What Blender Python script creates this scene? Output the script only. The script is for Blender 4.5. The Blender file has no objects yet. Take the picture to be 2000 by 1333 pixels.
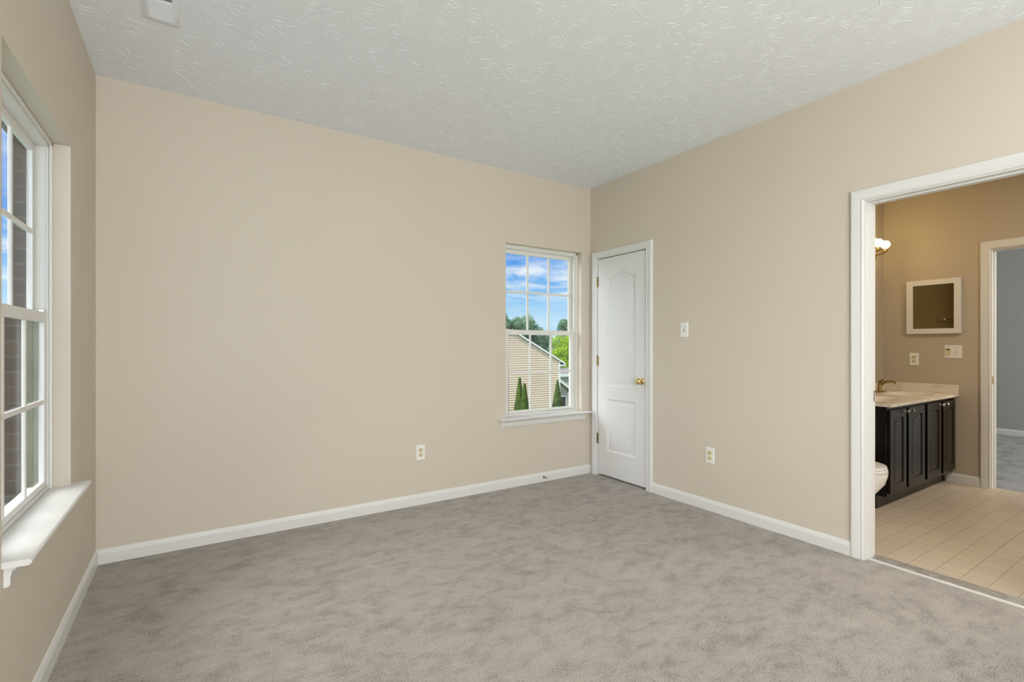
import bpy, math, random
import numpy as np
from mathutils import Vector, geometry

sc = bpy.context.scene
COL = sc.collection

# ------------------------------------------------------------------ camera, sky, sun, lights
PXF = 957.0                                     # focal length in pixels of the 2000 px frame
cam_d = bpy.data.cameras.new('camera')
cam = bpy.data.objects.new('camera', cam_d)
COL.objects.link(cam)
cam.location = (0, 0, 1.224)
cam.rotation_euler = (math.radians(90), 0, -math.atan2(957, 1476))
cam_d.sensor_width = 36
cam_d.lens = 36 * PXF / 2000
cam_d.shift_y = (676 - 666.5) / 2000
cam_d.clip_start = 0.02
cam_d.clip_end = 500
sc.camera = cam

sc.view_settings.view_transform = 'Standard'
sc.view_settings.look = 'None'
sc.view_settings.gamma = 1
sc.view_settings.exposure = 0.05
sc.view_settings.use_curve_mapping = False

REAR_LIGHT = 42.0      # broad fill added at the rear wall, which has no window
OVERHEAD_FILL = 22.0       # unseen overhead fill added behind the camera
LEFT_LIGHT = 60.0       # side fill added to brighten the right wall, no window there
UP_FILL = 112.0            # large upward fill added behind the camera to lift the ceiling
BULB = 22.0
BATH_LIGHT = 31.0  # unseen overhead fill added to raise the bathroom's ambient level
NEXT_ROOM = 92.0  # area fill added inside the closed bedroom, no window modelled
SIDE_GLOW = 8.5  # strength of the added glow in the sky, out of view


def nodes_of(idblock):
    idblock.use_nodes = True
    nt = idblock.node_tree
    nt.nodes.clear()
    return nt


def add(nt, kind, **kw):
    n = nt.nodes.new(kind)
    ins = kw.pop('ins', {})
    for k, v in kw.items():
        setattr(n, k, v)
    for k, v in ins.items():
        if hasattr(v, 'links') or isinstance(v, bpy.types.NodeSocket):
            nt.links.new(v, n.inputs[k])
        else:
            n.inputs[k].default_value = v
    return n


def math_node(nt, op, a, b=None, clamp=False):
    n = nt.nodes.new('ShaderNodeMath')
    n.operation = op
    n.use_clamp = clamp
    for i, v in enumerate((a, b)):
        if v is None:
            continue
        if isinstance(v, bpy.types.NodeSocket):
            nt.links.new(v, n.inputs[i])
        else:
            n.inputs[i].default_value = v
    return n.outputs[0]


def ramp(nt, fac, stops, interp='LINEAR'):
    n = nt.nodes.new('ShaderNodeValToRGB')
    n.color_ramp.interpolation = interp
    el = n.color_ramp.elements
    while len(el) < len(stops):
        el.new(0.5)
    for e, (p, c) in zip(el, stops):
        e.position = p
        e.color = (c[0], c[1], c[2], 1) if not isinstance(c, (int, float)) else (c, c, c, 1)
    nt.links.new(fac, n.inputs[0])
    return n.outputs[0]


def mixc(nt, fac, a, b, mode='MIX'):
    n = nt.nodes.new('ShaderNodeMix')
    n.data_type = 'RGBA'
    n.blend_type = mode
    for sock, v in ((n.inputs[0], fac), (n.inputs[6], a), (n.inputs[7], b)):
        if isinstance(v, bpy.types.NodeSocket):
            nt.links.new(v, sock)
        elif isinstance(v, (int, float)):
            sock.default_value = v
        else:
            sock.default_value = (v[0], v[1], v[2], 1)
    return n.outputs[2]


world = bpy.data.worlds.new('sky')
sc.world = world
nt = nodes_of(world)
tc = add(nt, 'ShaderNodeTexCoord')
sep = add(nt, 'ShaderNodeSeparateXYZ', ins={0: tc.outputs['Generated']})
zc = sep.outputs[2]
sky = ramp(nt, zc, [(0.0, (.62, .84, 1.0)), (0.05, (.46, .74, .97)), (.10, (.24, .56, .92)),
                    (.15, (.12, .40, .88)), (.195, (.07, .29, .80)), (.5, (.08, .24, .62)), (1.0, (.06, .2, .55))])
mp = add(nt, 'ShaderNodeMapping', ins={0: tc.outputs['Generated']})
mp.inputs['Scale'].default_value = (5.0, 5.0, 24.0)
mp.inputs['Location'].default_value = (1.3, .4, .2)
mp.inputs['Rotation'].default_value = (.05, .0, 0)
cl = add(nt, 'ShaderNodeTexNoise', ins={0: mp.outputs[0], 'Scale': 1.6, 'Detail': 7.0, 'Roughness': .58, 'Distortion': .5})
band = ramp(nt, zc, [(0.0, .25), (.085, .22), (.105, 1.0), (.148, .95), (.168, .35), (.185, .12), (.3, .4), (1.0, .4)])
cm = math_node(nt, 'MULTIPLY', ramp(nt, cl.outputs[0], [(.40, 0.0), (.62, 1.0)]), band)
skyc = mixc(nt, cm, sky, (1.0, 1.0, 1.02))
# unseen bright glow added to the western sky to light the left window
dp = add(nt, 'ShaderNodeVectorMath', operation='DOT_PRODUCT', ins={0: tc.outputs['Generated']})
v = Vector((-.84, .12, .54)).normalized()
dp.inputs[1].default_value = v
glow_mask = ramp(nt, dp.outputs['Value'], [(.70, 0.0), (.95, 1.0)], 'EASE')
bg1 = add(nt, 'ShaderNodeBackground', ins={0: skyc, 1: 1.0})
bg2 = add(nt, 'ShaderNodeBackground', ins={0: (1.0, .98, .95, 1), 1: math_node(nt, 'MULTIPLY', glow_mask, SIDE_GLOW)})
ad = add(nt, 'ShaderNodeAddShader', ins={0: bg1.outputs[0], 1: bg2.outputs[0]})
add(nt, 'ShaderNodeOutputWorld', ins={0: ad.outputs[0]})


def lamp(name, kind, loc, energy, color=(1, 1, 1), aim=None, **kw):
    d = bpy.data.lights.new(name, kind)
    d.energy = energy
    d.color = color
    for k, v in kw.items():
        setattr(d, k, v)
    o = bpy.data.objects.new(name, d)
    COL.objects.link(o)
    o.location = loc
    if aim is not None:
        o.rotation_euler = Vector(aim).to_track_quat('-Z', 'Y').to_euler()
    return o


lamp('sun', 'SUN', (0, 0, 30), 3.6, (1, .95, .86), aim=(-.03, .30, -.95), angle=.009)
lamp('rear_fill', 'AREA', (1.4, -4.38, 1.05), REAR_LIGHT, (.93, .975, 1.0), aim=(0, 1, .22),
     shape='RECTANGLE', size=3.2, size_y=1.9)
lamp('overhead_fill', 'AREA', (1.7, -1.0, 2.60), OVERHEAD_FILL, (1.0, .95, .88), aim=(0, 0, -1), shape='DISK', size=.5)
lamp('left_rear_fill', 'AREA', (-.44, -1.7, 1.35), LEFT_LIGHT, (.95, .98, 1.0), aim=(1, 1.0, .1), shape='RECTANGLE', size=1.9, size_y=1.5)
lamp('upward_fill', 'AREA', (.6, -2.3, 1.2), UP_FILL, (.93, .97, 1.0), aim=(-.05, .75, 1), shape='RECTANGLE', size=2.4, size_y=1.6)
lamp('bathroom_fill', 'AREA', (4.5, -.1, 2.68), BATH_LIGHT, (1.0, .90, .78), aim=(0, 0, -1), shape='DISK', size=.4)
lamp('bedroom_fill', 'AREA', (7.6, -1.9, 1.6), NEXT_ROOM, (1.0, .96, .88), aim=(0, 1, -.1),
     shape='RECTANGLE', size=2.0, size_y=1.5)

# ------------------------------------------------------------------ materials


def material(name, color, rough=.5, metal=0.0, spec=.5, bump=None, colour_noise=None, coat=0.0):
    m = bpy.data.materials.new(name)
    nt = nodes_of(m)
    b = add(nt, 'ShaderNodeBsdfPrincipled')
    b.inputs['Base Color'].default_value = (*color, 1)
    b.inputs['Roughness'].default_value = rough
    b.inputs['Metallic'].default_value = metal
    b.inputs['Specular IOR Level'].default_value = spec
    b.inputs['Coat Weight'].default_value = coat
    tc = add(nt, 'ShaderNodeTexCoord')
    if colour_noise:
        scale, amt = colour_noise
        n = add(nt, 'ShaderNodeTexNoise', ins={0: tc.outputs['Object'], 'Scale': scale, 'Detail': 4.0})
        lo = tuple(c * (1 - amt) for c in color)
        hi = tuple(min(1, c * (1 + amt)) for c in color)
        nt.links.new(ramp(nt, n.outputs[0], [(.3, lo), (.7, hi)]), b.inputs['Base Color'])
    if bump:
        scale, strength, dist = bump
        n = add(nt, 'ShaderNodeTexNoise', ins={0: tc.outputs['Object'], 'Scale': scale, 'Detail': 3.0})
        bm_ = add(nt, 'ShaderNodeBump', ins={'Strength': strength, 'Distance': dist, 'Height': n.outputs[0]})
        nt.links.new(bm_.outputs[0], b.inputs['Normal'])
    add(nt, 'ShaderNodeOutputMaterial', ins={0: b.outputs[0]})
    return m


M = {}
M['wall'] = material('beige_wall_paint', (.63, .568, .473), .62, spec=.3, bump=(260, .05, .002), colour_noise=(1.1, .012))
M['ceiling'] = material('white_ceiling_paint', (.805, .835, .87), .55, spec=.35)
M['trim'] = material('white_trim_paint', (.74, .735, .71), .34, colour_noise=(3, .01))
M['door'] = material('white_door_paint', (.73, .73, .73), .38, colour_noise=(3, .01))
M['vinyl'] = material('white_vinyl', (.76, .75, .71), .4, colour_noise=(4, .01))
M['plastic'] = material('white_plastic', (.82, .81, .77), .35, colour_noise=(6, .01))
M['almond'] = material('almond_plastic', (.70, .60, .34), .4, colour_noise=(8, .03))
M['dark'] = material('dark_slot', (.02, .018, .015), .6, colour_noise=(8, .1))
M['brass'] = material('polished_brass', (.78, .57, .27), .18, metal=1.0, colour_noise=(20, .05))
M['dull_brass'] = material('aged_brass', (.30, .21, .085), .34, metal=1.0, colour_noise=(20, .08))
M['nickel'] = material('brushed_nickel', (.55, .53, .50), .28, metal=1.0, colour_noise=(20, .05))
M['chrome'] = material('chrome', (.8, .8, .8), .1, metal=1.0, colour_noise=(20, .03))
M['bathwall'] = material('taupe_wall_paint', (.495, .43, .335), .6, spec=.3, bump=(260, .05, .002), colour_noise=(1.2, .015))
M['bluewall'] = material('blue_grey_wall_paint', (.41, .425, .42), .6, spec=.3, colour_noise=(1.2, .015))
M['espresso'] = material('espresso_stained_wood', (.006, .004, .003), .25, spec=.3, colour_noise=(14, .35))
M['porcelain'] = material('white_porcelain', (.82, .79, .74), .12, colour_noise=(3, .01))
M['mirror'] = material('dark_mirror_glass', (.20, .155, .07), .04, metal=1.0, colour_noise=(2, .03))
M['metal_strip'] = material('threshold_edge', (.72, .70, .66), .35, colour_noise=(15, .04))
M['roof'] = material('grey_shingles', (.15, .14, .14), .9, colour_noise=(3, .25))
M['bark'] = material('bark', (.10, .075, .05), .9, colour_noise=(6, .3))
M['grass'] = material('lawn', (.12, .20, .045), .9, colour_noise=(.8, .3))
M['siding'] = material('tan_vinyl_siding', (.74, .565, .43), .55, colour_noise=(.5, .05))
M['siding_grey'] = material('grey_tan_siding', (.52, .46, .40), .55, colour_noise=(.5, .05))
M['olive'] = material('weathered_olive_trim', (.16, .165, .105), .5, colour_noise=(4, .2))
M['white_metal'] = material('white_painted_metal', (.85, .83, .80), .45, colour_noise=(1, .02))


def carpet_material(name, lo, hi, patch):
    m = bpy.data.materials.new(name)
    nt = nodes_of(m)
    tc = add(nt, 'ShaderNodeTexCoord')
    mp = add(nt, 'ShaderNodeMapping', ins={0: tc.outputs['Object']})
    mp.inputs['Rotation'].default_value = (0, 0, .5)
    mp.inputs['Scale'].default_value = (1.0, 1.6, 1.0)
    a = add(nt, 'ShaderNodeTexNoise', ins={0: mp.outputs[0], 'Scale': patch, 'Detail': 9.0, 'Roughness': .72, 'Distortion': .35})
    f = add(nt, 'ShaderNodeTexNoise', ins={0: tc.outputs['Object'], 'Scale': 190.0, 'Detail': 4.0, 'Roughness': .75})
    a2 = add(nt, 'ShaderNodeTexNoise', ins={0: tc.outputs['Object'], 'Scale': patch * .38, 'Detail': 5.0, 'Roughness': .6})
    am = math_node(nt, 'ADD', math_node(nt, 'MULTIPLY', a.outputs[0], .74), math_node(nt, 'MULTIPLY', a2.outputs[0], .26))
    base = ramp(nt, am, [(.39, lo), (.50, hi), (.75, tuple(min(1, c * 1.08) for c in hi))])
    # the pile lies open in the darker blotches and shows more of its flecks there
    g = math_node(nt, 'ADD', f.outputs[0], math_node(nt, 'MULTIPLY', math_node(nt, 'SUBTRACT', am, .5), .34))
    fleck = ramp(nt, g, [(.36, .28), (.46, .87), (.6, 1.1), (.7, 1.4)])
    colr = mixc(nt, 1.0, base, fleck, 'MULTIPLY')
    b = add(nt, 'ShaderNodeBsdfPrincipled', ins={'Base Color': colr, 'Roughness': .95, 'Specular IOR Level': .1})
    b.inputs['Sheen Weight'].default_value = .2
    h = math_node(nt, 'ADD', f.outputs[0], math_node(nt, 'MULTIPLY', a.outputs[0], .8))
    bp = add(nt, 'ShaderNodeBump', ins={'Strength': .6, 'Distance': .006, 'Height': h})
    nt.links.new(bp.outputs[0], b.inputs['Normal'])
    add(nt, 'ShaderNodeOutputMaterial', ins={0: b.outputs[0]})
    return m


M['carpet'] = carpet_material('greige_carpet', (.372, .335, .295), (.43, .389, .343), 7.5)
M['carpet_grey'] = carpet_material('grey_carpet', (.26, .27, .28), (.36, .37, .38), 4.0)


def tile_material():
    m = bpy.data.materials.new('cream_floor_tiles')
    nt = nodes_of(m)
    tc = add(nt, 'ShaderNodeTexCoord')
    mp = add(nt, 'ShaderNodeMapping', ins={0: tc.outputs['Object']})
    mp.inputs['Location'].default_value = (-3.344 / .11, -.99 / .11, 0)
    mp.inputs['Scale'].default_value = (1 / .11, 1 / .11, 1 / .11)
    br = add(nt, 'ShaderNodeTexBrick', ins={0: mp.outputs[0], 'Scale': 1.0, 'Mortar Size': .016, 'Mortar Smooth': .25,
             'Brick Width': 1.0, 'Row Height': 1.0, 'Color1': (.60, .51, .385, 1), 'Color2': (.56, .475, .36, 1),
             'Mortar': (.36, .285, .195, 1)})
    br.offset = 0.0
    b = add(nt, 'ShaderNodeBsdfPrincipled', ins={'Base Color': br.outputs[0], 'Roughness': .38})
    inv = math_node(nt, 'SUBTRACT', 1.0, br.outputs['Fac'])
    bp = add(nt, 'ShaderNodeBump', ins={'Strength': .6, 'Distance': .002, 'Height': inv})
    nt.links.new(bp.outputs[0], b.inputs['Normal'])
    add(nt, 'ShaderNodeOutputMaterial', ins={0: b.outputs[0]})
    return m


M['tile'] = tile_material()


def marble(name, base, vein, scale):
    m = bpy.data.materials.new(name)
    nt = nodes_of(m)
    tc = add(nt, 'ShaderNodeTexCoord')
    n = add(nt, 'ShaderNodeTexNoise', ins={0: tc.outputs['Object'], 'Scale': scale, 'Detail': 6.0, 'Distortion': 1.4})
    c_ = ramp(nt, n.outputs[0], [(.36, base), (.49, vein), (.56, base)])
    b = add(nt, 'ShaderNodeBsdfPrincipled', ins={'Base Color': c_, 'Roughness': .18})
    add(nt, 'ShaderNodeOutputMaterial', ins={0: b.outputs[0]})
    return m


M['marble'] = marble('grey_marble', (.42, .40, .36), (.30, .275, .24), 5.0)
M['counter'] = marble('cultured_marble', (.78, .70, .60), (.70, .60, .48), 4.0)


def brick_material():
    m = bpy.data.materials.new('dark_brick')
    nt = nodes_of(m)
    tc = add(nt, 'ShaderNodeTexCoord')
    sep = add(nt, 'ShaderNodeSeparateXYZ', ins={0: tc.outputs['Object']})
    # run along whichever horizontal axis the face has; courses by height
    u = math_node(nt, 'ADD', math_node(nt, 'ADD', sep.outputs[0], sep.outputs[1]), .038)
    cb = add(nt, 'ShaderNodeCombineXYZ', ins={0: u, 1: sep.outputs[2]})
    br = add(nt, 'ShaderNodeTexBrick', ins={0: cb.outputs[0], 'Scale': 1.0, 'Mortar Size': .006, 'Mortar Smooth': .1,
             'Brick Width': .203, 'Row Height': .0655, 'Color1': (.075, .045, .03, 1), 'Color2': (.045, .034, .024, 1),
             'Mortar': (.085, .072, .05, 1)})
    b = add(nt, 'ShaderNodeBsdfPrincipled', ins={'Base Color': br.outputs[0], 'Roughness': .9})
    bp = add(nt, 'ShaderNodeBump', ins={'Strength': .7, 'Distance': .006,
             'Height': math_node(nt, 'SUBTRACT', 1.0, br.outputs['Fac'])})
    nt.links.new(bp.outputs[0], b.inputs['Normal'])
    add(nt, 'ShaderNodeOutputMaterial', ins={0: b.outputs[0]})
    return m


M['brick'] = brick_material()


def glass_material():
    m = bpy.data.materials.new('window_glass')
    nt = nodes_of(m)
    lw = add(nt, 'ShaderNodeLayerWeight', ins={0: .5})
    f5 = math_node(nt, 'POWER', lw.outputs['Facing'], 5.0)
    fac = math_node(nt, 'ADD', math_node(nt, 'MULTIPLY', f5, .16), .025)
    tr = add(nt, 'ShaderNodeBsdfTransparent', ins={0: (.97, .985, .98, 1)})
    gl = add(nt, 'ShaderNodeBsdfGlossy', ins={'Roughness': .0, 'Color': (1, 1, 1, 1)})
    mx = add(nt, 'ShaderNodeMixShader', ins={0: fac, 1: tr.outputs[0], 2: gl.outputs[0]})
    add(nt, 'ShaderNodeOutputMaterial', ins={0: mx.outputs[0]})
    return m


M['glass'] = glass_material()


def bulb_material():
    m = bpy.data.materials.new('lit_frosted_bulb')
    nt = nodes_of(m)
    e = add(nt, 'ShaderNodeEmission', ins={0: (1.0, .72, .30, 1), 1: BULB})
    add(nt, 'ShaderNodeOutputMaterial', ins={0: e.outputs[0]})
    return m


M['bulb'] = bulb_material()


def leaf_material(name, dark, light, scale=1.2):
    m = bpy.data.materials.new(name)
    nt = nodes_of(m)
    g = add(nt, 'ShaderNodeNewGeometry')
    tc = add(nt, 'ShaderNodeTexCoord')
    n = add(nt, 'ShaderNodeTexNoise', ins={0: tc.outputs['Object'], 'Scale': scale, 'Detail': 3.0})
    f = math_node(nt, 'MULTIPLY', math_node(nt, 'ADD', g.outputs['Random Per Island'], n.outputs[0]), .5)
    c_ = ramp(nt, f, [(.25, dark), (.75, light)])
    b = add(nt, 'ShaderNodeBsdfPrincipled', ins={'Base Color': c_, 'Roughness': .6, 'Specular IOR Level': .2})
    t = add(nt, 'ShaderNodeBsdfTranslucent', ins={0: c_})
    mx = add(nt, 'ShaderNodeMixShader', ins={0: .4, 1: b.outputs[0], 2: t.outputs[0]})
    add(nt, 'ShaderNodeOutputMaterial', ins={0: mx.outputs[0]})
    return m


M['leaf_far'] = leaf_material('blue_green_leaves', (.06, .15, .13), (.30, .43, .23), .5)
M['leaf_bright'] = leaf_material('yellow_green_leaves', (.16, .30, .015), (.50, .66, .05), .8)
M['leaf_arb'] = leaf_material('arborvitae_leaves', (.025, .09, .03), (.20, .28, .04), 1.5)

# ------------------------------------------------------------------ mesh helpers
WLOC = {}


class MB:
    def __init__(s):
        s.v = []
        s.f = []

    def face(s, pts):
        i = len(s.v)
        s.v += [tuple(p) for p in pts]
        s.f.append(tuple(range(i, i + len(pts))))
        return s

    def hexa(s, P):                                # eight corners: bottom four, top four
        i = len(s.v)
        s.v += [tuple(p) for p in P]
        for q in ((3, 2, 1, 0), (4, 5, 6, 7), (0, 1, 5, 4), (1, 2, 6, 5), (2, 3, 7, 6), (3, 0, 4, 7)):
            s.f.append(tuple(i + k for k in q))
        return s

    def box(s, a, b):
        x0, x1 = sorted((a[0], b[0]))
        y0, y1 = sorted((a[1], b[1]))
        z0, z1 = sorted((a[2], b[2]))
        return s.hexa([(x0, y0, z0), (x1, y0, z0), (x1, y1, z0), (x0, y1, z0),
                       (x0, y0, z1), (x1, y0, z1), (x1, y1, z1), (x0, y1, z1)])

    def pbox(s, P, u0, u1, b0, b1, z0, z1):        # a box in a wall's own frame
        return s.box(P(u0, b0, z0), P(u1, b1, z1))

    def strip(s, rows, closed_row=False, cap=False):   # rows of equally many points
        i = len(s.v)
        n = len(rows[0])
        for r in rows:
            s.v += [tuple(p) for p in r]
        for j in range(len(rows) - 1):
            for k in range(n if closed_row else n - 1):
                k2 = (k + 1) % n
                s.f.append((i + j * n + k, i + j * n + k2, i + (j + 1) * n + k2, i + (j + 1) * n + k))
        if cap:
            s.f.append(tuple(i + k for k in range(n))[::-1])
            s.f.append(tuple(i + (len(rows) - 1) * n + k for k in range(n)))
        return s

    def lathe(s, org, axis, prof, n=20, ref=None):     # prof: (distance along axis, radius)
        a = Vector(axis).normalized()
        e1 = a.orthogonal().normalized() if ref is None else Vector(ref).normalized()
        e2 = a.cross(e1)
        o = Vector(org)
        rows = [[o + a * h + (e1 * math.cos(t) + e2 * math.sin(t)) * max(r, 1e-4)
                 for t in [2 * math.pi * k / n for k in range(n)]] for h, r in prof]
        return s.strip(rows, True, True)

    def tube(s, pts, rad, n=10):
        pts = [Vector(p) for p in pts]
        rads = rad if isinstance(rad, (list, tuple)) else [rad] * len(pts)
        rows = []
        e = None
        for k, p in enumerate(pts):
            d_ = (pts[min(k + 1, len(pts) - 1)] - pts[max(k - 1, 0)]).normalized()
            e = d_.orthogonal().normalized() if e is None else (e - d_ * e.dot(d_)).normalized()
            f = d_.cross(e)
            rows.append([p + (e * math.cos(2 * math.pi * j / n) + f * math.sin(2 * math.pi * j / n)) * rads[k] for j in range(n)])
        return s.strip(rows, True, True)

    def build(s, name, mat, parent=None, bevel=0.0, smooth=35, recalc=True):
        me = bpy.data.meshes.new(name)
        off = Vector(WLOC.get(parent.name, (0, 0, 0))) if parent else Vector((0, 0, 0))
        me.from_pydata([tuple(Vector(p) - off) for p in s.v], [], s.f)
        if recalc:
            import bmesh
            bm = bmesh.new()
            bm.from_mesh(me)
            bmesh.ops.remove_doubles(bm, verts=bm.verts, dist=1e-6)
            bmesh.ops.recalc_face_normals(bm, faces=bm.faces)
            bm.to_mesh(me)
            bm.free()
        if smooth:
            me.polygons.foreach_set('use_smooth', [True] * len(me.polygons))
            me.set_sharp_from_angle(angle=math.radians(smooth))
        me.materials.append(mat)
        o = bpy.data.objects.new(name, me)
        COL.objects.link(o)
        if parent:
            o.parent = parent
        WLOC[o.name] = tuple(off)
        if bevel:
            bv = o.modifiers.new('bevel', 'BEVEL')
            bv.width = bevel
            bv.segments = 2
            bv.limit_method = 'ANGLE'
        return o


def tag(o, label=None, cat=None, group=None, kind=None):
    if label:
        o['label'] = label
    if cat:
        o['category'] = cat
    if group:
        o['group'] = group
    if kind:
        o['kind'] = kind
    return o


def thing(name, loc, label, cat, group=None, kind=None):
    o = bpy.data.objects.new(name, None)
    o.empty_display_size = .05
    COL.objects.link(o)
    o.location = loc
    WLOC[o.name] = tuple(loc)
    return tag(o, label, cat, group, kind)


# frames of the walls: u along the wall, b out of the wall into the room, z up
BY, RX, LX, BX, VY, H = 3.562, 3.214, -.462, 5.72, 2.066, 2.74
def P_back(u, b, z): return (u, BY - b, z)
def P_right(u, b, z): return (RX - b, u, z)
def P_left(u, b, z): return (LX + b, u, z)
def P_cab(u, b, z): return (BX - b, u, z)
def P_van(u, b, z): return (u, VY - b, z)


def wall_with_openings(P, u0, u1, z0, z1, t, openings):
    """a wall slab from b=0 back to b=-t with rectangular openings (u0,u1,z0,z1)"""
    m = MB()
    us = sorted({u0, u1, *[v for o in openings for v in o[:2]]})
    for a, b in zip(us, us[1:]):
        if b - a < 1e-6:
            continue
        hole = [o for o in openings if o[0] <= a + 1e-6 and o[1] >= b - 1e-6]
        zs = z0
        for o in sorted(hole, key=lambda o: o[2]):
            if o[2] - zs > 1e-6:
                m.pbox(P, a, b, 0, -t, zs, o[2])
            zs = o[3]
        if z1 - zs > 1e-6:
            m.pbox(P, a, b, 0, -t, zs, z1)
    return m


def sweep_casing(P, u0, u1, z0, z1, prof):
    """U-shaped casing round a door opening; prof = (outward offset, projection) pairs"""
    m = MB()
    rows = []
    for a, b in prof:
        rows.append([P(u0 - a, b, z0), P(u0 - a, b, z1 + a), P(u1 + a, b, z1 + a), P(u1 + a, b, z0)])
    rows.append(rows[0])
    m.strip(rows)
    for k in (0, 3):
        m.face([r[k] for r in rows[:-1]])
    return m


def sheet(m, T, outer, holes):
    """flat sheet with holes; T maps (u, z, depth); each hole is a list of rings [(pts, depth), ...], last ring filled"""
    polys = [[Vector((p[0], p[1], 0)) for p in outer]] + [[Vector((p[0], p[1], 0)) for p in h[0][0]] for h in holes]
    flat = [p for q in polys for p in q]
    for tri in geometry.tessellate_polygon(polys):
        m.face([T(flat[i].x, flat[i].y, 0) for i in tri])
    for h in holes:
        rows = [[T(p[0], p[1], dep) for p in pts] for pts, dep in h]
        m.strip(rows, True)
        m.face(rows[-1])


def inset(pts, d):
    """inset of a closed counter-clockwise polygon"""
    out = []
    n = len(pts)
    for i in range(n):
        p0, p1, p2 = (Vector(pts[i - 1]).to_2d(), Vector(pts[i]).to_2d(), Vector(pts[(i + 1) % n]).to_2d())
        d1 = (p1 - p0).normalized()
        d2 = (p2 - p1).normalized()
        n1 = Vector((-d1.y, d1.x))
        n2 = Vector((-d2.y, d2.x))
        q = (n1 + n2)
        q = q / max(.3, q.length_squared) * 2 if q.length_squared > 1e-9 else n1
        out.append((p1.x + q.x * d, p1.y + q.y * d))
    return out


def rect(u0, u1, z0, z1): return [(u0, z0), (u1, z0), (u1, z1), (u0, z1)]


def extrude_profile(P, prof, u0, u1):
    """prof = (projection, height) pairs, closed, run along u"""
    m = MB()
    m.strip([[P(u, b, z) for b, z in prof] for u in (u0, u1)], True, True)
    return m


CASING = [(0, 0), (0, .010), (.006, .014), (.010, .014), (.014, .011), (.030, .016), (.050, .019), (.058, .019), (.064, .014), (.066, 0)]
BASE = [(0, 0), (.013, 0), (.013, .058), (.0105, .064), (.0105, .067), (.008, .074), (.004, .081), (0, .083)]

# ------------------------------------------------------------------ room shell
YR = -4.5            # rear wall
DOOR_C = (2.861, 3.464, 0.0, 2.047)     # closet opening in the right wall
DOOR_B = (.43, 1.250, 0.0, 2.050)       # bathroom opening in the right wall
DOOR_D = (.47, 1.285, 0.0, 2.050)       # bedroom opening in the far bathroom wall
WIN_B = (2.246, 3.100, .585, 2.112)
WIN_L = (1.968, 2.900, .585, 2.112)

fl = MB()
fl.box((LX - .2, YR - .2, -.12), (3.25, BY + .14, 0))
fl.box((3.25, 2.14, -.12), (4.2, BY + .14, 0))
tag(fl.build('floor', M['carpet'], smooth=0), 'beige grey mottled carpet floor of the empty room', 'floor', kind='structure')
fb = MB().box((3.344, -1.0, -.12), (5.80, 2.2, 0))
tag(fb.build('floor_bathroom', M['tile'], smooth=0), 'small square cream tile floor of the bathroom', 'floor', kind='structure')
fd = MB().box((5.80, -2.2, -.12), (9.5, 3.2, -.002))
tag(fd.build('floor_bedroom', M['carpet_grey'], smooth=0), 'grey carpet floor of the bedroom beyond the bathroom', 'floor', kind='structure')

tr = thing('trim_3', (3.297, .85, 0), 'grey marble threshold strip between carpet and bathroom tiles', 'threshold', kind='structure')
mb = MB().box((3.25, DOOR_B[0], -.05), (3.344, DOOR_B[1], .006))
mb.build('marble_strip', M['marble'], tr, bevel=.002)
MB().box((3.236, DOOR_B[0], -.02), (3.2505, DOOR_B[1], .009)).build('edge_strip', M['metal_strip'], tr, bevel=.003)

# ceiling with stomped plaster ridges modelled in the same mesh
rng = random.Random(11)
ce = MB().box((LX - .2, YR - .2, H), (3.30, BY + .14, H + .12))


def ridge(x, y, ang, L, w, h, curve):
    n = 4
    rows = []
    for k in range(n + 1):
        t = k / n
        a = ang + curve * (t - .5)
        px = x + math.cos(a) * L * t
        py = y + math.sin(a) * L * t
        s = math.sin(math.pi * min(1, max(0, .04 + .92 * t))) ** .6
        ww = w * (.35 + .65 * s) * rng.uniform(.8, 1.2)
        hh = h * s * rng.uniform(.75, 1.2)
        nx, ny = -math.sin(a), math.cos(a)
        rows.append([(px + nx * ww * q, py + ny * ww * q, H + .0004 - hh * g)
                     for q, g in ((-1, 0), (-.5, .55), (0, 1), (.5, .55), (1, 0))])
    ce.strip(rows)


step = .20
for i in range(-2, 20):
    for j in range(-1, 21):
        cx_ = -.40 + i * step + rng.uniform(-.06, .06) + (j % 2) * step * .5
        cy_ = .15 + j * step * .9 + rng.uniform(-.06, .06)
        rot = rng.uniform(0, 6.28)
        nr = rng.randint(26, 36)
        for k in range(nr):
            a = rot + 2 * math.pi * k / nr + rng.uniform(-.16, .16)
            r0 = rng.choice((rng.uniform(.012, .05), rng.uniform(.03, .09)))
            L = rng.uniform(.018, .065)
            x, y = cx_ + math.cos(a) * r0, cy_ + math.sin(a) * r0
            xe, ye = cx_ + math.cos(a) * (r0 + L), cy_ + math.sin(a) * (r0 + L)
            if not (LX + .01 < min(x, xe) and max(x, xe) < RX - .01 and max(y, ye) < BY - .01):
                continue
            if -.22 < x < -.03 and 2.40 < y < 2.84:
                continue
            ridge(x, y, a + rng.uniform(-.18, .18), L, rng.uniform(.0016, .0030), rng.uniform(.0008, .0020), rng.uniform(-.4, .4))
for _ in range(3600):                       # short stray strokes between the bursts
    x, y = rng.uniform(LX + .02, RX - .06), rng.uniform(.1, BY - .05)
    if -.26 < x < -.01 and 2.38 < y < 2.88:
        continue
    ridge(x, y, rng.uniform(0, 6.28), rng.uniform(.010, .032), rng.uniform(.0012, .0024), rng.uniform(.0006, .0015), rng.uniform(-.7, .7))
tag(ce.build('ceiling', M['ceiling'], smooth=50), 'white stomp textured plaster ceiling of the room', 'ceiling', kind='structure')
cb = MB().box((3.30, -1.1, H), (5.80, BY + .14, H + .12)).box((5.80, -2.3, H), (9.6, 3.3, H + .12))
tag(cb.build('ceiling_bathroom', M['ceiling'], smooth=0), 'plain ceiling over the bathroom and far bedroom', 'ceiling', kind='structure')

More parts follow.
